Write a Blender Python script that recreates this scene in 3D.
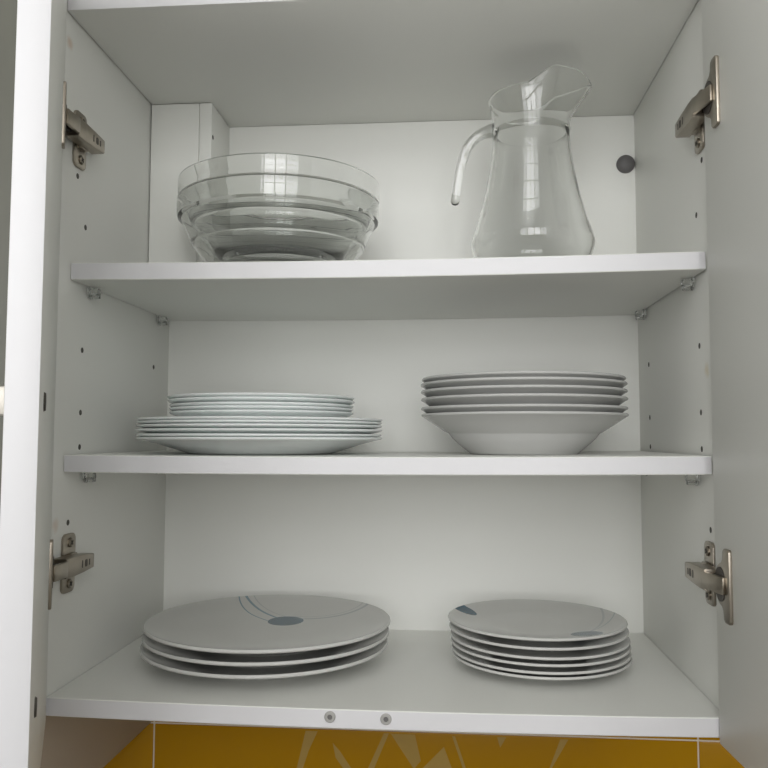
import bpy, bmesh, math, random
from mathutils import Vector, Matrix
random.seed(4)
for o in list(bpy.data.objects): bpy.data.objects.remove(o)
scene = bpy.context.scene
C = scene.collection
PI = math.pi
# ------------------------------------------------------------------ camera, light, exposure
# heights below are measured from the eye level of the photographer, EYE metres above the floor
EYE = 1.55
cam_d = bpy.data.cameras.new('camera'); cam = bpy.data.objects.new('camera', cam_d); C.objects.link(cam)
cam_d.sensor_fit = 'HORIZONTAL'; cam_d.sensor_width = 36.0; cam_d.lens = 802.45 / 768 * 36.0
cam_d.clip_start = 0.01
yaw, pitch, roll = 0.08362, 0.0662, 0.00225
fw = Vector((-math.sin(yaw)*math.cos(pitch), math.cos(yaw)*math.cos(pitch), math.sin(pitch)))
rt = Vector((math.cos(yaw), math.sin(yaw), 0)); up = rt.cross(fw)
r2 = rt*math.cos(roll) + up*math.sin(roll); u2 = up*math.cos(roll) - rt*math.sin(roll)
mw = Matrix((r2, u2, -fw)).transposed().to_4x4(); mw.translation = Vector((0.06411, -0.67966, EYE))
cam.matrix_world = mw
scene.camera = cam

world = bpy.data.worlds.new('world'); scene.world = world; world.use_nodes = True
bg = world.node_tree.nodes['Background']; bg.inputs[0].default_value = (0.75, 0.85, 1.0, 1); bg.inputs[1].default_value = 0.3
# daylight coming in through the kitchen window behind the photographer, plus side fill
WIN = (-0.72, 0.92, 1.32, 2.54, -1.5)          # x0, x1, z0, z1 (above floor), y of the wall
# three lights: a clear middle pane and two weaker side lights added to brighten the cabinet sides
PANE_AND_FILL = ((-0.72, -0.25, 5.6), (-0.25, 0.42, 15.4), (0.42, 0.92, 6.8))
for pa, pb, pw_ in PANE_AND_FILL:
    ld = bpy.data.lights.new('window_and_side_fill', 'AREA'); ld.shape = 'RECTANGLE'
    ld.size = pb-pa; ld.size_y = WIN[3]-WIN[2]; ld.energy = pw_; ld.color = (1.0, 0.995, 0.985)
    lo = bpy.data.objects.new('window_and_side_fill', ld); C.objects.link(lo)
    lo.location = ((pa+pb)/2, WIN[4]-0.03, (WIN[2]+WIN[3])/2); lo.rotation_euler = (PI/2, 0, 0)
vs = scene.view_settings; vs.view_transform = 'Standard'; vs.look = 'None'; vs.gamma = 1; vs.use_curve_mapping = False
vs.exposure = 0.0

# ------------------------------------------------------------------ material helpers
MATS = {}
def new_mat(name):
    m = bpy.data.materials.new(name); m.use_nodes = True; MATS[name] = m
    return m, m.node_tree, m.node_tree.nodes['Principled BSDF']
def rgb(nt, c):
    n = nt.nodes.new('ShaderNodeRGB'); n.outputs[0].default_value = (*c, 1); return n.outputs[0]
def mth(nt, op, a, b=None, c=None, clamp=False):
    n = nt.nodes.new('ShaderNodeMath'); n.operation = op; n.use_clamp = clamp
    for i, v in enumerate((a, b, c)):
        if v is None: continue
        if isinstance(v, (int, float)): n.inputs[i].default_value = v
        else: nt.links.new(v, n.inputs[i])
    return n.outputs[0]
def mix(nt, f, a, b):
    n = nt.nodes.new('ShaderNodeMix'); n.data_type = 'RGBA'
    if isinstance(f, (int, float)): n.inputs[0].default_value = f
    else: nt.links.new(f, n.inputs[0])
    for s, v in ((n.inputs[6], a), (n.inputs[7], b)):
        if isinstance(v, tuple): s.default_value = (*v, 1)
        else: nt.links.new(v, s)
    return n.outputs[2]
def coords(nt):
    t = nt.nodes.new('ShaderNodeTexCoord'); s = nt.nodes.new('ShaderNodeSeparateXYZ')
    nt.links.new(t.outputs['Object'], s.inputs[0]); return t.outputs['Object'], s.outputs
def noise(nt, vec, scale, detail=3):
    n = nt.nodes.new('ShaderNodeTexNoise'); n.inputs['Scale'].default_value = scale; n.inputs['Detail'].default_value = detail
    nt.links.new(vec, n.inputs['Vector']); return n.outputs[0]
def bump(nt, bs, h, strength, dist=0.001):
    n = nt.nodes.new('ShaderNodeBump'); n.inputs['Strength'].default_value = strength; n.inputs['Distance'].default_value = dist
    nt.links.new(h, n.inputs['Height']); nt.links.new(n.outputs[0], bs.inputs['Normal'])
def dist2(nt, x, y, cx, cy):
    a = mth(nt, 'SUBTRACT', x, cx); b = mth(nt, 'SUBTRACT', y, cy)
    return mth(nt, 'SQRT', mth(nt, 'ADD', mth(nt, 'MULTIPLY', a, a), mth(nt, 'MULTIPLY', b, b)))

def panel_mat(name, c1, c2, rough, stains=()):
    m, nt, bs = new_mat(name)
    v, s = coords(nt)
    n1 = noise(nt, v, 5, 4); n2 = noise(nt, v, 420, 2)
    col = mix(nt, n1, c1, c2)
    for (y, z, r, c, k) in stains:
        d = dist2(nt, s[1], s[2], y, z)
        d = mth(nt, 'ADD', d, mth(nt, 'MULTIPLY', mth(nt, 'SUBTRACT', noise(nt, v, 160, 2), 0.5), r))
        f = mth(nt, 'MULTIPLY', mth(nt, 'SUBTRACT', 1.3, mth(nt, 'DIVIDE', d, r), clamp=True), k)
        col = mix(nt, f, col, c)
    nt.links.new(col, bs.inputs['Base Color']); bs.inputs['Roughness'].default_value = rough; bs.inputs['Specular IOR Level'].default_value = .3
    bump(nt, bs, n2, 0.12, 0.0004)
    return m
ZB = -0.2395                                     # underside of the cabinet, eye-level frame
peach = (0.62, 0.42, 0.27)
M_panel = panel_mat('white_melamine', (0.865, 0.868, 0.825), (0.88, 0.883, 0.845), 0.42)
M_panelL = panel_mat('white_melamine_left_side', (0.865, 0.868, 0.825), (0.88, 0.883, 0.845), 0.42,
                     [(0.0091, 0.361-ZB, 0.006, peach, .5), (0.008, -0.0783-ZB, 0.006, peach, .35)])
M_panelR = panel_mat('white_melamine_right_side', (0.865, 0.868, 0.825), (0.88, 0.883, 0.845), 0.42,
                     [(0.0307, 0.0584-ZB, 0.006, (0.7, 0.6, 0.38), .5)])
M_edge = panel_mat('white_edge_banding', (0.75, 0.745, 0.76), (0.77, 0.765, 0.78), 0.35)
M_room = panel_mat('matt_wall_paint', (0.78, 0.77, 0.73), (0.81, 0.80, 0.76), 0.8)
M_ceil = panel_mat('matt_ceiling_paint', (0.80, 0.80, 0.78), (0.82, 0.82, 0.80), 0.85)
def simple(name, c, rough=.5, metal=0., noise_amt=.06, nscale=60, spec=None):
    m, nt, bs = new_mat(name); v, s = coords(nt)
    n = noise(nt, v, nscale, 3)
    nt.links.new(mix(nt, n, tuple(x*(1-noise_amt) for x in c), tuple(min(1, x*(1+noise_amt)) for x in c)), bs.inputs['Base Color'])
    bs.inputs['Roughness'].default_value = rough; bs.inputs['Metallic'].default_value = metal
    if spec is not None: bs.inputs['Specular IOR Level'].default_value = spec
    return m, nt, bs
M_floor, nt_, bs_ = simple('grey_floor_tile', (0.34, 0.31, 0.28), .4, 0, .15, 6)
M_nickel, nt_, bs_ = simple('nickel_steel', (0.38, 0.34, 0.285), .3, 1, .12, 140)
M_nickel_d, nt_, bs_ = simple('dark_nickel_recess', (0.10, 0.09, 0.08), .5, .6, .2, 140)
M_hole, nt_, bs_ = simple('drilled_hole_fibreboard', (0.10, 0.095, 0.085), .9, 0, .2, 300)
M_rubber, nt_, bs_ = simple('dark_grey_rubber', (0.135, 0.13, 0.13), .55, 0, .15, 200)
M_screw, nt_, bs_ = simple('grey_bumper', (0.42, 0.41, 0.39), .5, 0, .1, 300)
M_screw_d, nt_, bs_ = simple('bumper_centre', (0.16, 0.155, 0.15), .6, 0, .1, 300)
M_winframe, nt_, bs_ = simple('white_window_frame', (0.75, 0.75, 0.74), .4, 0, .04, 20)
M_handle, nt_, bs_ = simple('brushed_pale_handle', (0.74, 0.70, 0.64), .38, .35, .05, 200)
M_taupe, nt_, bs_ = simple('taupe_laminate', (0.42, 0.37, 0.31), .5, 0, .04, 12)
M_greydoor, nt_, bs_ = simple('grey_green_laminate', (0.155, 0.155, 0.128), .45, 0, .05, 12)
# clear plastic pins
m, nt, bs = new_mat('clear_plastic'); v, s = coords(nt)
nt.links.new(mix(nt, noise(nt, v, 200), (0.86, 0.87, 0.86), (0.92, 0.93, 0.92)), bs.inputs['Base Color'])
bs.inputs['Transmission Weight'].default_value = .95; bs.inputs['Roughness'].default_value = .15; bs.inputs['IOR'].default_value = 1.45
M_clear = m
# glass
def glass(name, c1, c2):
    m, nt, bs = new_mat(name); v, s = coords(nt)
    nt.links.new(mix(nt, noise(nt, v, 12), c1, c2), bs.inputs['Base Color'])
    bs.inputs['Transmission Weight'].default_value = 1; bs.inputs['Roughness'].default_value = 0.0; bs.inputs['IOR'].default_value = 1.5
    return m
M_glass = glass('clear_bowl_glass', (0.975, 0.985, 0.975), (0.98, 0.99, 0.98))
M_jug = glass('clear_jug_glass', (0.975, 0.982, 0.975), (0.985, 0.99, 0.985))
# opal glass: white and slightly translucent
m, nt, bs = new_mat('white_opal_glass'); v, s = coords(nt)
oc = mix(nt, noise(nt, v, 20), (0.92, 0.985, 0.965), (0.93, 0.99, 0.975))
nt.links.new(oc, bs.inputs['Base Color']); bs.inputs['Roughness'].default_value = .12
bs.inputs['Subsurface Weight'].default_value = 0.5
bs.inputs['Subsurface Radius'].default_value = (.9, 1.1, 1.0); bs.inputs['Subsurface Scale'].default_value = .006
M_opal = m
def porcelain(name, c, prints=None):
    m, nt, bs = new_mat(name); v, s = coords(nt)
    col = mix(nt, noise(nt, v, 15), tuple(x*.985 for x in c), c)
    if prints: col = prints(nt, s, col)
    nt.links.new(col, bs.inputs['Base Color'])
    bs.inputs['Roughness'].default_value = .12; bs.inputs['Specular IOR Level'].default_value = .16
    return m
def circ3(a, b, c):
    (x1, y1), (x2, y2), (x3, y3) = a, b, c
    d = 2*(x1*(y2-y3)+x2*(y3-y1)+x3*(y1-y2))
    ux = ((x1*x1+y1*y1)*(y2-y3)+(x2*x2+y2*y2)*(y3-y1)+(x3*x3+y3*y3)*(y1-y2))/d
    uy = ((x1*x1+y1*y1)*(x3-x2)+(x2*x2+y2*y2)*(x1-x3)+(x3*x3+y3*y3)*(x2-x1))/d
    return ux, uy, math.hypot(x1-ux, y1-uy)
def disc(nt, s, col, cx, cy, rx, ry, ang, c, k=1.):
    ca, sa = math.cos(ang), math.sin(ang)
    a = mth(nt, 'SUBTRACT', s[0], cx); b = mth(nt, 'SUBTRACT', s[1], cy)
    u = mth(nt, 'DIVIDE', mth(nt, 'ADD', mth(nt, 'MULTIPLY', a, ca), mth(nt, 'MULTIPLY', b, sa)), rx)
    w = mth(nt, 'DIVIDE', mth(nt, 'SUBTRACT', mth(nt, 'MULTIPLY', b, ca), mth(nt, 'MULTIPLY', a, sa)), ry)
    d = mth(nt, 'SQRT', mth(nt, 'ADD', mth(nt, 'MULTIPLY', u, u), mth(nt, 'MULTIPLY', w, w)))
    f = mth(nt, 'MULTIPLY', mth(nt, 'MULTIPLY', mth(nt, 'SUBTRACT', 1., d), 40., clamp=True), k)
    return mix(nt, f, col, c)
def arc(nt, s, col, p1, p2, p3, w, box, c, k=1.):
    cx, cy, R = circ3(p1, p2, p3)
    d = mth(nt, 'ABSOLUTE', mth(nt, 'SUBTRACT', dist2(nt, s[0], s[1], cx, cy), R))
    f = mth(nt, 'MULTIPLY', mth(nt, 'SUBTRACT', w, d), 2500., clamp=True)
    for sk, lo_, hi_ in ((s[0], box[0], box[1]), (s[1], box[2], box[3])):
        f = mth(nt, 'MULTIPLY', f, mth(nt, 'GREATER_THAN', sk, lo_)); f = mth(nt, 'MULTIPLY', f, mth(nt, 'LESS_THAN', sk, hi_))
    return mix(nt, mth(nt, 'MULTIPLY', f, k), col, c)
BLUE = (0.022, 0.085, 0.13); TEAL = (0.13, 0.24, 0.29); GREY = (0.40, 0.42, 0.43)
def prints_large(nt, s, col):
    col = arc(nt, s, col, (-.064, .124), (-.042, .066), (-.012, .026), .0010, (-.09, -.006, .02, .13), TEAL, .8)
    col = arc(nt, s, col, (-.053, .112), (-.025, .066), (-.002, .037), .0017, (-.09, .002, .03, .13), TEAL, .8)
    col = arc(nt, s, col, (-.044, .114), (-.018, .070), (.006, .043), .0008, (-.09, .01, .03, .13), GREY, .8)
    col = arc(nt, s, col, (.03, .032), (.066, .046), (.093, .084), .0022, (.02, .12, .0, .12), GREY, .75)
    col = arc(nt, s, col, (.02, .042), (.058, .05), (.086, .088), .0008, (.015, .12, .0, .12), GREY, .7)
    return disc(nt, s, col, .0125, .021, .0185, .021, 0., BLUE)
def prints_small(nt, s, col):
    col = arc(nt, s, col, (.050, -.03), (.066, .006), (.072, .05), .0013, (.04, .09, -.05, .07), GREY, .55)
    col = arc(nt, s, col, (.052, -.03), (.074, .006), (.084, .035), .0008, (.04, .09, -.05, .07), TEAL, .4)
    col = disc(nt, s, col, -.0715, .037, .0205, .0095, math.radians(-55), BLUE)
    return disc(nt, s, col, .0415, -.0490, .0145, .0155, math.radians(20), (0.03, .095, .14))
M_porc = porcelain('white_porcelain', (0.60, 0.60, 0.575))
M_porcL = porcelain('printed_dinner_porcelain', (0.60, 0.60, 0.575), prints_large)
M_porcS = porcelain('printed_dessert_porcelain', (0.60, 0.60, 0.575), prints_small)
M_deep = porcelain('soup_plate_porcelain', (0.53, 0.53, 0.515))
# yellow splashback
m, nt, bs = new_mat('glossy_yellow_panel'); v, s = coords(nt)
nt.links.new(mix(nt, noise(nt, v, 4, 4), (0.42, 0.205, 0.0005), (0.48, 0.245, 0.001)), bs.inputs['Base Color'])
bs.inputs['Roughness'].default_value = .16; bs.inputs['Specular IOR Level'].default_value = .3
M_yellow = m
M_pale, nt_, bs_ = simple('pale_shape_colour', (0.47, 0.31, 0.085), .2, 0, .12, 30)
M_grout, nt_, bs_ = simple('pale_joint', (0.80, 0.72, 0.60), .8, 0, .06, 80)

# ------------------------------------------------------------------ geometry helpers (eye-level frame, z measured from EYE)
ORG = {}
def bm_box(bm, x0, x1, y0, y1, z0, z1, bev=0., seg=2, M=None):
    t = bmesh.new()
    bmesh.ops.create_cube(t, size=1)
    for v in t.verts: v.co = Vector(((x0+x1)/2+v.co.x*(x1-x0), (y0+y1)/2+v.co.y*(y1-y0), (z0+z1)/2+v.co.z*(z1-z0)))
    if bev > 0: bmesh.ops.bevel(t, geom=t.edges[:], offset=bev, segments=seg, profile=.5, affect='EDGES')
    if M is not None: t.transform(M)
    me = bpy.data.meshes.new('tmp'); t.to_mesh(me); t.free(); bm.from_mesh(me); bpy.data.meshes.remove(me)
    return bm
def bm_lathe(prof, n=96, bm=None, M=None, deform=None):
    bm = bm or bmesh.new(); rings = []
    for (r, z) in prof:
        if r < 1e-6: rings.append([bm.verts.new((0, 0, z))])
        else: rings.append([bm.verts.new((r*math.cos(2*PI*k/n), r*math.sin(2*PI*k/n), z)) for k in range(n)])
    for a, b in zip(rings[:-1], rings[1:]):
        for k in range(n):
            k2 = (k+1) % n
            if len(a) == 1 and len(b) == 1: continue
            if len(a) == 1: bm.faces.new((a[0], b[k2], b[k]))
            elif len(b) == 1: bm.faces.new((a[k], a[k2], b[0]))
            else: bm.faces.new((a[k], a[k2], b[k2], b[k]))
    if deform:
        for v in bm.verts: v.co = deform(v.co)
    if M is not None: bm.transform(M)
    bmesh.ops.recalc_face_normals(bm, faces=bm.faces)
    return bm
def bm_tube(path, radii, n=20, bm=None, flat=1.0, side=Vector((0, 1, 0))):
    """closed tube with rounded ends; radii per point; `flat` scales the section across `side`"""
    bm = bm or bmesh.new(); rings = []
    P = [Vector(p) for p in path]
    for i, p in enumerate(P):
        t = (P[min(i+1, len(P)-1)] - P[max(i-1, 0)]).normalized()
        a = side - t*side.dot(t); a.normalize(); b = t.cross(a)
        rings.append([bm.verts.new(p + (a*math.cos(2*PI*k/n)*flat + b*math.sin(2*PI*k/n))*radii[i]) for k in range(n)])
    for a, b in zip(rings[:-1], rings[1:]):
        for k in range(n): bm.faces.new((a[k], a[(k+1) % n], b[(k+1) % n], b[k]))
    bm.faces.new(rings[0][::-1]); bm.faces.new(rings[-1])
    bmesh.ops.recalc_face_normals(bm, faces=bm.faces)
    return bm
def bm_prism(bm, pts, h, M=None, bev=0.):
    """flat outline in local xy, extruded h along local z"""
    t = bmesh.new(); vs_ = [t.verts.new((x, y, 0)) for x, y in pts]
    f = t.faces.new(vs_); r = bmesh.ops.extrude_face_region(t, geom=[f])
    for e in r['geom']:
        if isinstance(e, bmesh.types.BMVert): e.co.z += h
    bmesh.ops.recalc_face_normals(t, faces=t.faces)
    if bev > 0:
        top = [e for e in t.edges if all(abs(v.co.z-h) < 1e-7 for v in e.verts)]
        bmesh.ops.bevel(t, geom=top, offset=bev, segments=2, profile=.5, affect='EDGES')
    if M is not None: t.transform(M)
    me = bpy.data.meshes.new('tmp'); t.to_mesh(me); t.free(); bm.from_mesh(me); bpy.data.meshes.remove(me)
    return bm
def rrect(w, h, r, n=5, cx=0, cy=0):
    out = []
    for sx, sy, a0 in ((1, 1, 0), (-1, 1, PI/2), (-1, -1, PI), (1, -1, 1.5*PI)):
        for k in range(n+1):
            a = a0 + PI/2*k/n; out.append((cx+sx*(w/2-r)+r*math.cos(a), cy+sy*(h/2-r)+r*math.sin(a)))
    return out
def mesh_of(name, bm, mats, smooth=True, ang=32):
    me = bpy.data.meshes.new(name); bm.to_mesh(me); bm.free()
    for mm in (mats if isinstance(mats, (list, tuple)) else [mats]): me.materials.append(mm)
    if smooth:
        for p in me.polygons: p.use_smooth = True
        me.set_sharp_from_angle(angle=math.radians(ang))
    return me
def tag(o, label, cat, group=None, kind=None):
    if label: o['label'] = label
    if cat: o['category'] = cat
    if group: o['group'] = group
    if kind: o['kind'] = kind
    return o
def thing(name, org, label, cat, group=None):
    o = bpy.data.objects.new(name, None); C.objects.link(o); o.empty_display_size = .05
    o.location = (org[0], org[1], org[2]+EYE); ORG[o.name] = Vector(org)
    return tag(o, label, cat, group)
def part(name, bm, mats, parent, smooth=True, label=None, ang=32):
    """mesh in the eye-level frame, linked under parent"""
    bm.transform(Matrix.Translation(-ORG[parent.name]))
    o = bpy.data.objects.new(name, mesh_of(name, bm, mats, smooth, ang)); C.objects.link(o); o.parent = parent
    ORG[o.name] = ORG[parent.name]
    if label: o['label'] = label
    return o
def inst(name, me, parent, loc, rot=None):
    o = bpy.data.objects.new(name, me); C.objects.link(o); o.parent = parent
    o.location = Vector(loc) - ORG[parent.name]
    if rot: o.rotation_euler = rot
    return o
def solid(name, bm, mats, org, label=None, cat=None, group=None, kind=None, smooth=True):
    """top-level thing of one mesh; mesh in the eye-level frame, origin at org"""
    bm.transform(Matrix.Translation(-Vector(org)))
    o = bpy.data.objects.new(name, mesh_of(name, bm, mats, smooth)); C.objects.link(o)
    o.location = (org[0], org[1], org[2]+EYE); ORG[o.name] = Vector(org)
    return tag(o, label, cat, group, kind)
def box(x0, x1, y0, y1, z0, z1, bev=0., seg=2): return bm_box(bmesh.new(), x0, x1, y0, y1, z0, z1, bev, seg)
def front_mats(bm):
    """faces that look towards the room (-y) take the edge-banding slot"""
    bm.normal_update()
    for f in bm.faces:
        if f.normal.y < -.8: f.material_index = 1
    return bm

# ------------------------------------------------------------------ the room
FL = -EYE; CE = 2.62 - EYE
X0, X1, YB, YF = -1.7, 1.9, 0.300, WIN[4]
struct = lambda n, bm, m, org: solid(n, bm, m, org, kind='structure', smooth=False)
struct('floor', box(X0-.1, X1+.1, YF-.1, YB+.1, FL-.05, FL), M_floor, (0, 0, FL))
struct('ceiling', box(X0-.1, X1+.1, YF-.1, YB+.1, CE, CE+.05), M_ceil, (0, 0, CE))
wall_back = struct('wall_back', box(X0-.1, X1+.1, YB, YB+.1, FL, CE), M_room, (0, YB, FL))
struct('wall_left', box(X0-.1, X0, YF, YB, FL, CE), M_room, (X0, 0, FL))
struct('wall_right', box(X1, X1+.1, YF, YB, FL, CE), M_room, (X1, 0, FL))
wx0, wx1, wz0, wz1 = WIN[0], WIN[1], WIN[2]-EYE, WIN[3]-EYE
bm = bmesh.new()
for a in ((X0, wx0, FL, CE), (wx1, X1, FL, CE), (wx0, wx1, FL, wz0), (wx0, wx1, wz1, CE)):
    bm_box(bm, a[0], a[1], YF-.1, YF, a[2], a[3])
struct('wall_front', bm, M_room, (0, YF, FL))
w1 = struct('window_1', bm_box(bm_box(bm_box(bm_box(bmesh.new(), wx0, wx0+.05, YF-.02, YF+.02, wz0, wz1), wx1-.05, wx1, YF-.02, YF+.02, wz0, wz1),
            wx0+.05, wx1-.05, YF-.02, YF+.02, wz0, wz0+.05), wx0+.05, wx1-.05, YF-.02, YF+.02, wz1-.05, wz1), M_winframe, (0, YF, wz0))
for x in (-.25, .085, .42):
    part('mullion', box(x-.018, x+.018, YF-.02, YF+.015, wz0+.05, wz1-.05), M_winframe, w1, False)
for k in range(1, 5):
    z = wz0 + (wz1-wz0)*k/5; part('glazing_bar', box(wx0+.05, wx1-.05, YF-.015, YF+.01, z-.012, z+.012), M_winframe, w1, False)
part('window_sill', box(wx0-.04, wx1+.04, YF+.001, YF+.10, wz0-.03, wz0-.001, .004), M_winframe, w1)
# yellow splashback panels with pale joints between them
JX = [-.9415, -.2976, .3462, .9901]; JZ = [-.66, -.3478, -.2]
jt = part('joint_bed', box(JX[0], JX[-1], YB-.0028, YB, JZ[0], JZ[-1]), M_grout, wall_back, False)
pale_shapes = [[(-.1109, -.3510), (-.0963, -.3510), (-.107, -.3742), (-.1141, -.3954), (-.1214, -.3957)],
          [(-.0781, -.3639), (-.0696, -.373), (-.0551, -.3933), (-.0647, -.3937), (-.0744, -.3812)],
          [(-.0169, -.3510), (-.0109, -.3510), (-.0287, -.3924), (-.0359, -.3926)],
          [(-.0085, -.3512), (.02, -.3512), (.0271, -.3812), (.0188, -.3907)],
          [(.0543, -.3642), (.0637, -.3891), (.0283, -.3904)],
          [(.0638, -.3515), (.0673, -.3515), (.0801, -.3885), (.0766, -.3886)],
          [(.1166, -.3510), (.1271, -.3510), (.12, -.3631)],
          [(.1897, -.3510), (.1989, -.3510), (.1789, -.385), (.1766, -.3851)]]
for i in range(3):
    for j in range(2):
        pn = part('splash_panel', box(JX[i]+.0011, JX[i+1]-.0011, YB-.0045, YB-.0005, JZ[j]+.0011, JZ[j+1]-.0011, .0006), M_yellow, wall_back)
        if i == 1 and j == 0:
            for mo in pale_shapes:  # thin flat pale shapes on the front of the middle yellow panel
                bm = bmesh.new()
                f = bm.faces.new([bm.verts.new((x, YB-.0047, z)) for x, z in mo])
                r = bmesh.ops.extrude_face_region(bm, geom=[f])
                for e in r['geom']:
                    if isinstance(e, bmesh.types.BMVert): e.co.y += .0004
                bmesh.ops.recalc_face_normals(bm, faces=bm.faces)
                part('pale_shape', bm, M_pale, pn, False)

# ------------------------------------------------------------------ the wall cabinet
H = .284; D = .2822; T = .0157; ZT = .38686; ZF = -.22384; S = .0160
Z1, Z2 = .1598, -.0158
YR = .2953
def sag(x, a): return -a*(1-(x/H)**2)
def board(x0, x1, y0, y1, z1, t, a, slope=0., n=24):
    """a shelf board that has sagged a little in the middle"""
    bm = bmesh.new(); b = .0007
    sec = [(y0, -t+b), (y0, -b), (y0+b, 0), (y1-b, 0), (y1, -b), (y1, -t+b), (y1-b, -t), (y0+b, -t)]
    rings = []
    for i in range(n+1):
        x = x0+(x1-x0)*i/n
        rings.append([bm.verts.new((x, y, z1+z+sag(x, a)+slope*x)) for y, z in sec])
    for p, q in zip(rings[:-1], rings[1:]):
        for k in range(8): bm.faces.new((p[k], p[(k+1) % 8], q[(k+1) % 8], q[k]))
    bm.faces.new(rings[0]); bm.faces.new(rings[-1])
    bmesh.ops.recalc_face_normals(bm, faces=bm.faces)
    return front_mats(bm)
cab = thing('wall_cabinet', (0, 0, ZB), 'white kitchen wall cabinet with two open doors and three levels of crockery', 'cabinet')
side_l = part('side_panel', front_mats(box(-H-S, -H, 0, YR, ZB, ZT+T, .0006)), [M_panelL, M_edge], cab)
side_r = part('side_panel', front_mats(box(H, H+S, 0, YR, ZB, ZT+T, .0006)), [M_panelR, M_edge], cab)
part('top_panel', front_mats(box(-H+.0010, H-.0005, 0, D+.004, ZT, ZT+T, .0006)), [M_panel, M_edge], cab)
bott = part('bottom_panel', board(-H+.0004, H-.0004, 0, D-.0002, ZF, T, .0026), [M_panel, M_edge], cab)
back = part('back_panel', box(-H, H, D, D+.004, ZF-.012, ZT-.0003), M_panel, cab)
zbx = Z1 - .0019
part('corner_boxing', front_mats(box(-H+.0013, -.2260, .207, .222, zbx, ZT-.0006, .0005)), [M_panel, M_panel], cab)
bs_side = part('boxing_side_board', front_mats(box(-.2254, -.211, .207, D-.0004, zbx, ZT-.0006, .0005)), [M_panel, M_panel], cab)
# rubber cap on the back, top right
rc = .0108
part('wall_fixing_cap', bm_lathe([(0, 0), (rc, 0), (rc, .0025)] + [(rc*math.cos(a*PI/18), .0025+rc*.55*math.sin(a*PI/18)) for a in range(1, 9)] + [(0, .0025+rc*.55)], 40,
     M=Matrix.Translation((.2728, D, .3263)) @ Matrix.Rotation(PI/2, 4, 'X')), M_rubber, cab, label='dark grey rubber cap')
# pin holes, shelf pins
hole_me = mesh_of('pin_hole', bm_lathe([(0, .0002), (.0026, .0002), (.0029, -.0004), (0, -.0004)], 16), M_hole)
pin_bm = bm_lathe([(0, .0), (.0025, 0), (.0025, .0012), (.0062, .0014), (.0066, .002), (.0066, .0032), (.004, .0036), (.004, .0105), (.003, .0112), (0, .0112)], 20)
bm_box(pin_bm, -.0042, .0042, -.0058, -.0012, .0036, .0105, .0006)
pin_me = mesh_of('shelf_pin', pin_bm, M_clear)
for sd, sx in ((side_l, -1), (side_r, 1)):
    rot = (PI/2, 0, PI/2) if sx < 0 else (PI/2, 0, -PI/2)      # local z points into the cabinet, local y up
    for y in (.0500, .2335):
        for z in (.1995, .0815, .0225, -.0098):
            if y > .1 and z > .1: continue
            if y > .1 and sx < 0 and z < .05: continue
            inst('pin_hole', hole_me, sd, (sx*H, y, z), rot)
    for z in (.2435, -.0782): inst('pin_hole', hole_me, sd, (sx*H, .0312, z), rot)
    for y in (.060, .243):
        for zt in (Z1-T, Z2-T):
            inst('shelf_pin', pin_me, sd, (sx*(H-.0001), y, zt-.0050+(.0006 if sx > 0 else -.0006)), rot)
inst('pin_hole', hole_me, bs_side, (-.2109, .2122, .3473), (PI/2, 0, PI/2))
# bumpers on the front edge of the bottom board
bump_bm = bm_lathe([(0, 0), (.0047, 0), (.0047, .0008), (.0040, .0016), (.0024, .0017), (.0020, .0011), (0, .0011)], 24)
bump_me = mesh_of('door_bumper', bump_bm, M_screw)
dot_me = mesh_of('bumper_centre', bm_lathe([(0, .0011), (.0021, .0011), (.0019, .0014), (0, .0014)], 16), M_screw_d)
for x, z in ((-.0374, -.2326), (.0094, -.2330)):
    b = inst('door_bumper', bump_me, bott, (x, 0, z), (PI/2, 0, 0)); 
    c = bpy.data.objects.new('bumper_centre', dot_me); C.objects.link(c); c.parent = bott
    c.location = b.location; c.rotation_euler = b.rotation_euler
# doors -----------------------------------------------------------------
DT = .017; DZ0, DZ1 = -.2425, .4035
def door_frame(E, ang, sx):
    """origin on the inner face at the hinge edge; local x along the door, local y out of the INNER face, local z up"""
    a = math.radians(ang)
    u = Vector((sx*math.sin(a), -math.cos(a), 0)); n = Vector((-sx*math.cos(a), -math.sin(a), 0))
    M = Matrix((u, n, Vector((0, 0, 1)))).transposed().to_4x4(); M.translation = Vector((E[0], E[1], 0))
    return M
ML = door_frame((-.282, -.003), -25.63, -1); MR = door_frame((.2760, -.004), 3.0, 1)
DW = .3000
HZ = (.0205, -.1565)
def make_door(Md, nm):
    bm = bmesh.new(); bm_box(bm, 0, DW, -DT, 0, DZ0, DZ1, .0006)
    bm.normal_update()
    for f in bm.faces:
        if abs(f.normal.x) > .8: f.material_index = 1
    bm.transform(Md)
    if Md.determinant() < 0: bmesh.ops.reverse_faces(bm, faces=bm.faces)
    d = part('door', bm, [M_panel, M_edge], cab, label=nm)
    # arched handle on the outside, its two screws countersunk on the inside
    hb = bmesh.new()
    ux = .243
    path = []; rad = []
    for k in range(25):
        t = k/24; z = HZ[0]+(HZ[1]-HZ[0])*t
        path.append((ux, -DT-.018-.020*math.sin(PI*t), z)); rad.append(.0055)
    bm_tube(path, rad, 14, hb, 1.4, Vector((1, 0, 0)))
    for z in HZ: bm_box(hb, ux-.0085, ux+.0085, -DT-.024, -DT, z-.0085, z+.0085, .002)
    bmesh.ops.recalc_face_normals(hb, faces=hb.faces)
    hb.transform(Md)
    if Md.determinant() < 0: bmesh.ops.reverse_faces(hb, faces=hb.faces)
    part('handle', hb, M_handle, d)
    for z in HZ:
        sb = bm_lathe([(0, .0004), (.0016, .0004), (.0022, .001), (.0052, .0012), (.0058, .0002), (.0058, -.0005), (0, -.0005)], 24)
        sb.transform(Md @ Matrix.Translation((ux, 0, z)) @ Matrix.Rotation(-PI/2, 4, 'X'))
        part('handle_screw', sb, M_nickel_d, d)
    return d
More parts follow.
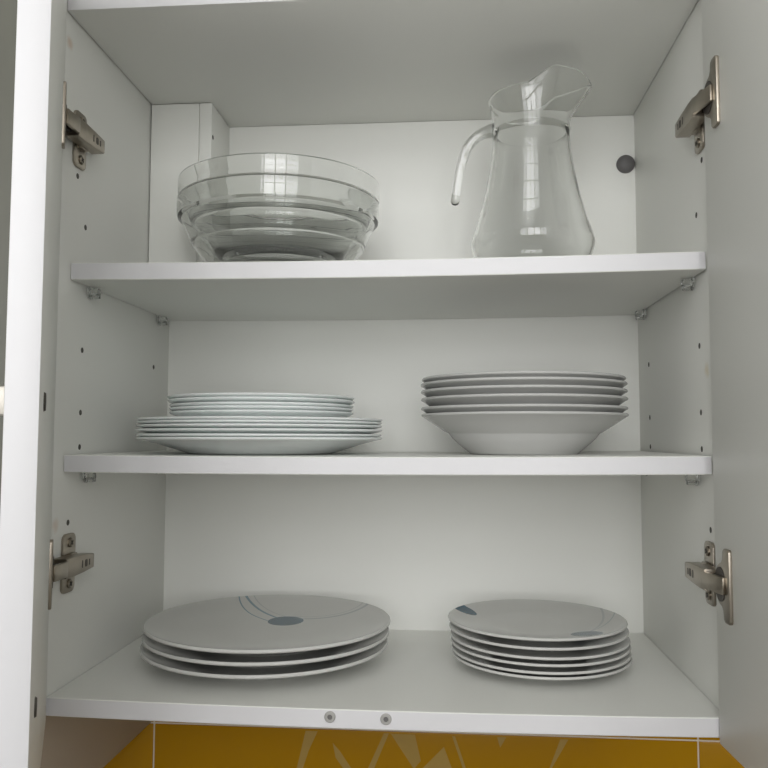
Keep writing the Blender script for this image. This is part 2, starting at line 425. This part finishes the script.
door_l = make_door(ML, 'open left door seen nearly edge-on')
door_r = make_door(MR, 'open right door showing its inner face')
# concealed hinges -------------------------------------------------------
def hinge(sx, zc, Md, flip=1):
    def P(x, y, z): return Vector((sx*(H-x), y, zc+z))     # x = distance from the side panel into the cabinet
    Mp = Matrix((Vector((0, 1, 0)), Vector((0, 0, 1)), Vector((-sx, 0, 0)))).transposed().to_4x4(); Mp.translation = P(0, 0, 0)
    fix = lambda bm, M=Mp: (bmesh.ops.recalc_face_normals(bm, faces=bm.faces), bm)[1]
    # arm: folded channel, narrower at the back, slotted on its inner face
    arm = bmesh.new()
    bm_prism(arm, [(-.003, -.0085), (.010, -.0088), (.030, -.0080), (.050, -.0065), (.051, -.0055), (.051, .0055), (.050, .0065), (.030, .0080), (.010, .0088), (-.003, .0085)], .0125,
             Mp @ Matrix.Translation((0, 0, .0045)), .0012)
    a = part('hinge', fix(arm), M_nickel, cab)
    sl = bmesh.new()
    bm_prism(sl, rrect(.0048, .0066, .0018, cx=.034), .0004, Mp @ Matrix.Translation((0, 0, .01685)))
    bm_prism(sl, rrect(.0018, .0068, .0008, cx=.0265), .0004, Mp @ Matrix.Translation((0, 0, .01685)))
    bm_prism(sl, rrect(.0020, .0056, .0008, cx=.0405), .0004, Mp @ Matrix.Translation((0, 0, .01685)))
    part('arm_slot', fix(sl), M_nickel_d, a)
    # mounting plate with a wing above and below
    mp = bmesh.new()
    bm_prism(mp, rrect(.024, .053, .006, cx=.0310), .0022, Mp @ Matrix.Translation((0, 0, .0002)), .0006)
    bm_prism(mp, rrect(.016, .018, .003, cx=.032), .0045, Mp @ Matrix.Translation((0, 0, .0018)), .0006)
    part('mounting_plate', fix(mp), M_nickel, a)
    for z in (-.0185, .0185):
        sc = bmesh.new()
        bm_lathe([(0, 0), (.0044, 0), (.0044, .0012), (.0032, .0020), (.0012, .0017), (0, .0012)], 20, sc, Mp @ Matrix.Translation((.032, z, .0023)))
        part('screw', fix(sc), M_nickel, a)
        cr = bmesh.new()
        bm_box(cr, -.0024, .0024, -.0006, .0006, .0038, .0045, M=Mp @ Matrix.Translation((.032, z, 0)) @ Matrix.Rotation(.6, 4, 'Z'))
        bm_box(cr, -.0006, .0006, -.0024, .0024, .0038, .0045, M=Mp @ Matrix.Translation((.032, z, 0)) @ Matrix.Rotation(.6, 4, 'Z'))
        part('screw_slot', fix(cr), M_nickel_d, a)
    # cup plate let into the door
    Md2 = Md @ Matrix.Translation((0, 0, zc))
    Q = Md2 @ Matrix(((1, 0, 0, 0), (0, 0, 1, 0), (0, 1, 0, 0), (0, 0, 0, 1)))      # local xy -> door u,z ; local z -> out of inner face
    cp = bmesh.new()
    out = []
    for k in range(7): a_ = -PI/2+PI/2*k/6; out.append((.031+.003*math.cos(a_), -.0255+.003*math.sin(a_)))
    for k in range(7): a_ = PI/2*k/6; out.append((.031+.003*math.cos(a_), .0255+.003*math.sin(a_)))
    out += [(.024, .0285), (.0215, .0265), (.0205, .020)]
    for k in range(13):
        a_ = PI*.56+PI*.88*k/12; out.append((.0215+.0175*math.cos(a_), .0175*math.sin(a_)))
    out += [(.0205, -.020), (.0215, -.0265), (.024, -.0285)]
    bm_prism(cp, out, .0026, Q, .0008)
    part('cup_plate', fix(cp), M_nickel, a)
    cu = bmesh.new()
    bm_prism(cu, [(.0165+.0105*math.cos(2*PI*k/24), .0135*math.sin(2*PI*k/24)) for k in range(24)], .0006, Q @ Matrix.Translation((0, 0, .0024)))
    part('hinge_cup', fix(cu), M_nickel_d, a)
    # bent link from the front of the arm to the cup
    A0 = P(.0165, -.0035, 0); B0 = Md2 @ Vector((.0262, .0035, 0))
    A0.z = B0.z = zc
    mid = (A0*.5+B0*.5)
    lk = bmesh.new()
    dv = (B0-A0); dv.z = 0; L = dv.length; dv.normalize(); nn = Vector((0, 0, 1)).cross(dv)
    Ml = Matrix((dv, nn, Vector((0, 0, 1)))).transposed().to_4x4(); Ml.translation = A0
    bm_box(lk, -.001, L+.001, -.0018, .0018, -.0068, .0068, .0008, 2, Ml)
    part('link', fix(lk), M_nickel, a)
    lk = bmesh.new()
    Ml2 = Ml.copy(); Ml2.translation = P(.0085, .0, 0)
    bm_box(lk, -.001, L*.7, -.0015, .0015, -.0055, .0055, .0006, 2, Ml2)
    part('inner_link', fix(lk), M_nickel_d, a)
for zc in (.2775, -.1145):
    hinge(-1, zc, ML); hinge(1, zc, MR)

# the neighbouring cabinet: hangs lower, its bottom corner shows below this one
NX1 = -.3006; NX0 = -.75; NZ = -.3466
nb = thing('wall_cabinet', (-.525, 0, NZ), 'closed taupe wall cabinet hanging lower beside the open white crockery cabinet', 'cabinet')
part('side_panel', front_mats(box(NX1-S, NX1, 0, YR, NZ, .40, .0006)), [M_taupe, M_taupe], nb)
part('side_panel', front_mats(box(NX0, NX0+S, 0, YR, NZ, .40, .0006)), [M_taupe, M_taupe], nb)
part('bottom_panel', front_mats(box(NX0+S, NX1-S, 0, D, NZ, NZ+S, .0006)), [M_taupe, M_taupe], nb)
part('top_panel', front_mats(box(NX0+S, NX1-S, 0, D, .40-S, .40, .0006)), [M_taupe, M_taupe], nb)
part('back_panel', box(NX0+S, NX1-S, D, D+.004, NZ+S, .40-S), M_taupe, nb)
part('door', front_mats(box(NX0+.002, NX1-.012, -.0185, -.0015, NZ+.002, .398, .0006)), [M_greydoor, M_greydoor], nb)

# ------------------------------------------------------------------ shelves
SL1, SL2 = .0018, .0023
def zs1(x): return Z1 + sag(x, .0024) + SL1*x
def zs2(x): return Z2 + sag(x, .0014) + SL2*x
def zs0(x): return ZF + sag(x, .0026)
solid('shelf', board(-H+.0010, H-.0018, .0215, D-.0006, Z1, T, .0024, SL1), [M_panel, M_edge], (0, .15, Z1-T),
      'white cabinet shelf under the glass bowls and jug', 'shelf', 'cabinet shelves')
solid('shelf', board(-H+.0010, H-.0018, .0187, D-.0006, Z2, T, .0014, SL2), [M_panel, M_edge], (0, .15, Z2-T),
      'white cabinet shelf under the opal plates and soup plates', 'shelf', 'cabinet shelves')

# ------------------------------------------------------------------ glass bowls
def bowl_bm():
    o = [(0, .0012), (.050, .0012), (.053, 0), (.057, 0), (.0595, .0012), (.0635, .0055), (.070, .0120), (.0768, .0200), (.0783, .0212), (.0835, .0300),
         (.0866, .0350), (.0886, .0362), (.0914, .0430), (.0945, .0500), (.0974, .0570), (.0986, .0606), (.0993, .0622), (.1014, .0631), (.1030, .0641),
         (.1037, .0662), (.1040, .0700), (.1041, .0810), (.1039, .0819), (.1033, .0823)]
    i = [(.1022, .0822), (.1016, .0815), (.1012, .0700), (.1004, .0665), (.0990, .0635), (.0973, .0602), (.0953, .0563), (.0925, .0502), (.0890, .0430), (.0858, .0372), (.0843, .0362),
         (.0815, .0320), (.0750, .0235), (.0737, .0222), (.0670, .0150), (.0600, .0092), (.0540, .0066), (.0480, .0058), (0, .0056)]
    return bm_lathe(o+i, 128)
bx, by = -.1138, .1322
for k, lab in enumerate(('clear ribbed glass mixing bowl resting on the shelf, outer one of two', 'clear glass mixing bowl nested inside another bowl, its rim higher')):
    bm = bowl_bm(); z = zs1(bx)+.0007+k*.0198
    bm.transform(Matrix.Translation((bx+.0006*k, by+.0004*k, z)))
    solid('glass_bowl', bm, M_glass, (bx, by, z), lab, 'bowl', 'nested glass bowls')

# ------------------------------------------------------------------ glass jug
def smooth(t): t = max(0., min(1., t)); return t*t*(3-2*t)
jx, jy = .1470, .1370; jz = zs1(jx)+.0006
jo = [(0, .0018), (.036, .0018), (.039, 0), (.043, 0), (.0475, .003), (.0535, .0115), (.0580, .0225), (.0612, .0310), (.0624, .0360), (.0618, .0405), (.0594, .0490), (.0555, .0600),
      (.0522, .0720), (.0480, .0880), (.0445, .1040), (.0417, .1200), (.0400, .1330), (.0390, .1440), (.0386, .1510), (.0394, .1534), (.0397, .1550), (.0393, .1566), (.0388, .1590), (.0394, .1660), (.0406, .1740), (.0422, .1820), (.0434, .1872), (.0435, .1884), (.0430, .1891)]
ji = [(.0421, .1891), (.0414, .1882), (.0400, .1820), (.0384, .1740), (.0372, .1660), (.0366, .1590), (.0365, .1550), (.0364, .1510), (.0368, .1440), (.0378, .1330), (.0395, .1200), (.0423, .1040),
      (.0458, .0880), (.0500, .0720), (.0532, .0600), (.0564, .0490), (.0590, .0415), (.0596, .0370), (.0583, .0315), (.0550, .0235), (.0505, .0145), (.0440, .0085), (.0350, .0068), (0, .0064)]
SP = math.radians(-8)
def spout(co):
    z = co.z
    w = smooth((z-.159)/.030)
    if w <= 0: return co
    th = math.atan2(co.y, co.x) - SP
    th = (th+PI) % (2*PI) - PI
    r = math.hypot(co.x, co.y)
    b = smooth((math.radians(96)-abs(th))/math.radians(42))
    tip = math.exp(-(th/math.radians(13))**2); beak = math.exp(-(th/math.radians(40))**2)
    pinch = math.exp(-((abs(th)-math.radians(78))/math.radians(16))**2)
    r2_ = r + .0042*tip*w**1.6 + .0115*beak*w**1.6 + .0020*b*w*w - .0012*pinch*w
    z2_ = z + .0165*b*w*w - .0075*tip*w*w
    return Vector((r2_*math.cos(th+SP), r2_*math.sin(th+SP), z2_))
bm = bm_lathe(jo+ji, 144, deform=spout)
bm.transform(Matrix.Translation((jx, jy, jz)))
jug = thing('glass_jug', (jx, jy, jz), 'clear glass jug with flared spout and open-ended handle', 'jug')
part('body', bm, M_jug, jug, ang=50)
hp = [(-.0380, .1590), (-.0430, .1590), (-.0490, .1575), (-.0550, .1545), (-.0608, .1500), (-.0660, .1430), (-.0698, .1350), (-.0727, .1250), (-.0748, .1150), (-.0765, .1050), (-.0778, .0950), (-.0787, .0880), (-.0791, .0852), (-.0793, .0838), (-.0794, .0830)]
hr = [.0078, .0066, .0058, .0055, .0054, .0054, .0054, .0053, .0052, .0050, .0049, .0047, .0041, .0029, .0012]
bm = bm_tube([(x*math.cos(SP), x*math.sin(SP), z) for x, z in hp], hr, 24, None, 1.25, Vector((0, 1, 0)))
bm.transform(Matrix.Translation((jx, jy, jz)))
part('handle', bm, M_jug, jug, ang=50)

# ------------------------------------------------------------------ plates
def lip(R, Hh, t):
    return [(R-.0012, Hh-t*.95), (R-.0003, Hh-t*.75), (R, Hh-t*.5), (R-.0003, Hh-t*.2), (R-.0010, Hh)]
ordw = ['lowest', 'second', 'third', 'fourth', 'fifth', 'topmost']
def put(bm, name, mat, x, y, z, label, cat, group, tilt=(0, 0), rot=0):
    M = Matrix.Translation((x, y, z)) @ Matrix.Rotation(tilt[0], 4, 'X') @ Matrix.Rotation(tilt[1], 4, 'Y')
    o = solid(name, bm, mat, (0, 0, 0), label, cat, group)
    o.location = (x, y, z+EYE); o.rotation_euler = (tilt[0], tilt[1], rot)
    return o
# white opal glass plates, two sizes stacked on the middle shelf
def opal_bm(R, Hh, sp, base, t):
    def under(r):
        k = max(0., (r-base)/(R-base)); return Hh*(1-(1-k)**1.12) - t*k
    rs = [base + (R-.0015-base)*i/14 for i in range(15)]
    u = [(0, .0006), (base-.004, .0006), (base-.002, 0)] + [(r, max(0, under(r))) for r in rs]
    top = [(r, max(min(sp, t), under(r) + min(t, sp)*.96)) for r in reversed(rs)]
    return bm_lathe(u + lip(R, Hh, t)[1:] + top + [(base-.006, sp), (0, sp)], 112)
ox, oy = -.1305, .1346
zl = [-.0007, .0025, .0072, .0113, .0147, .0177]
HL = zl[0] - zs2(ox); names_ = ['lowest', 'second from the bottom', 'third from the bottom', 'fourth from the bottom', 'fifth from the bottom', 'topmost']
for k in range(6):
    sp = (zl[k+1]-zl[k]) if k < 5 else .0030
    dx, dy = [(.0004, 0), (-.0004, .0003), (.0004, .0003), (.0002, -.0004), (.0002, .0002), (.0006, .0)][k]
    put(opal_bm(.1240, HL, sp-.0002, .073, .0020), 'dinner_plate', M_opal, ox+dx, oy+dy, zl[k]-HL+.0005,
        f'white opal glass dinner plate, {names_[k]} of the six larger stacked plates', 'plate', 'opal dinner plates')
zsm = [.0245, .0284, .0318, .0364, .0401]
base_sm = zl[5]-HL+.0031
HS = zsm[0]-base_sm
n5 = ['lowest', 'second from the bottom', 'middle', 'fourth from the bottom', 'topmost']
for k in range(5):
    sp = (zsm[k+1]-zsm[k]) if k < 4 else .0028
    dx, dy = [(.0004, 0), (.0002, .0004), (.0004, -.0001), (0, 0), (-.0004, .0)][k]
    put(opal_bm(.0935 + (.0016 if k > 2 else 0), HS, sp-.0002, .056, .0020), 'dessert_plate', M_opal, -.1300+dx, .1355+dy, base_sm+(zsm[k]-zsm[0])+.0006,
        f'small white opal glass plate, {n5[k]} of the five on the larger plates', 'plate', 'opal dessert plates')
# soup plates
def soup_bm(R, Hh, sp):
    u = [(0, .0022), (.047, .0022), (.0495, 0), (.0535, 0), (.0560, .0022), (.0610, .0062), (.0665, .0108), (.0710, .0150), (.0740, .0190), (.0750, .0200), (.0765, .0208), (.0800, .0228), (.0900, .0293), (R-.002, Hh-.0032)]
    top = [(.0900, .0322), (.0800, .0256), (.0740, .0224), (.0700, .0180), (.0650, .0132), (.0600, max(.0090, sp+.0004)), (.0570, max(.0060, sp+.0001)), (.0550, sp), (0, sp)]
    top = [(r, z) for r, z in top]
    return bm_lathe(u + lip(R, Hh, .0030) + top, 112)
sx_, sy_ = .1358, .1392
zd = [.0229, .0295, .0387, .0464, .0535, .0588]
HD = zd[0]-zs2(sx_)
for k in range(6):
    sp = (zd[k+1]-zd[k]) if k < 5 else .0060
    dx, dy = [(.0004, 0), (.0, .0004), (.0, -.0003), (-.0002, .0003), (-.0004, 0), (-.0004, .0001)][k]
    put(soup_bm(.1025 if k != 5 else .1012, HD, sp-.0002), 'soup_plate', M_deep, sx_+dx, sy_+dy, zd[k]-HD+.0004,
        f'white porcelain soup plate with wide rim, {names_[k]} of the stack of six', 'soup plate', 'stacked soup plates')
# porcelain plates with blue dots on the cabinet floor
def flat_bm(R, Hh, sp, foot, well, t, pw=2.0):
    u = [(0, .0020), (foot-.005, .0020), (foot-.0025, 0), (foot, 0), (foot+.0020, .0020), (foot+.006, .0034)]
    r0, z0 = foot+.006, .0034
    for i in range(1, 9):
        k = i/8; r = r0+(R-.002-r0)*k; u.append((r, z0+(Hh-t*.95-z0)*(k**1.15)))
    def und(r):
        if r <= r0: return 0
        return z0+(Hh-t*.95-z0)*(((r-r0)/(R-.002-r0))**1.15)
    top = []
    for i in range(0, 15):
        k = i/14; r = (R-.004)+(well-(R-.004))*k
        zz = sp+(Hh-.0005-sp)*max(0., (r-well)/(R-.001-well))**pw
        top.append((r, max(zz, und(r)+.0018) if r > r0 else zz))
    return bm_lathe(u + lip(R, Hh, t) + top + [(well*.8, sp), (0, sp)], 128)
px_, py_ = -.1212, .1328
zp = [-.2045, -.1938, -.1832]; HP = zp[0]-zs0(px_)
n3 = ['lowest', 'middle', 'topmost']
for k in range(3):
    sp = (zp[k+1]-zp[k]) if k < 2 else .0150
    dx = (-.0012, .0003, .0014)[k]
    o = put(flat_bm(.1226, HP, sp-.0006, .062, .046, .0036), 'dinner_plate', M_porcL if k == 2 else M_porc, px_+dx, py_, zp[k]-HP+.0004,
        ['plain white porcelain dinner plate, lowest of the stack of three on the cabinet floor', 'plain white porcelain dinner plate, middle of the stack of three on the cabinet floor',
         'white porcelain dinner plate with a blue dot and fine arcs, topmost of three'][k], 'plate', 'porcelain dinner plates')
qx, qy = .1492, .1410
zq = [-.2117, -.2072, -.2005, -.1946, -.1862, -.1781]; HQ = zq[0]-zs0(qx)
for k in range(6):
    sp = (zq[k+1]-zq[k]) if k < 5 else .0082
    dx = (.0020, .0014, .0010, .0004, -.0006, -.0018)[k]
    put(flat_bm(.0873, HQ, sp-.0003, .044, .046, .0028, 1.25), 'dessert_plate', M_porcS if k == 5 else M_porc, qx+dx, qy, zq[k]-HQ+.0004,
        'small white porcelain plate with two blue dots near its rim, topmost of six' if k == 5 else f'small white porcelain plate, {names_[k]} of six on the cabinet floor',
        'plate', 'porcelain dessert plates')
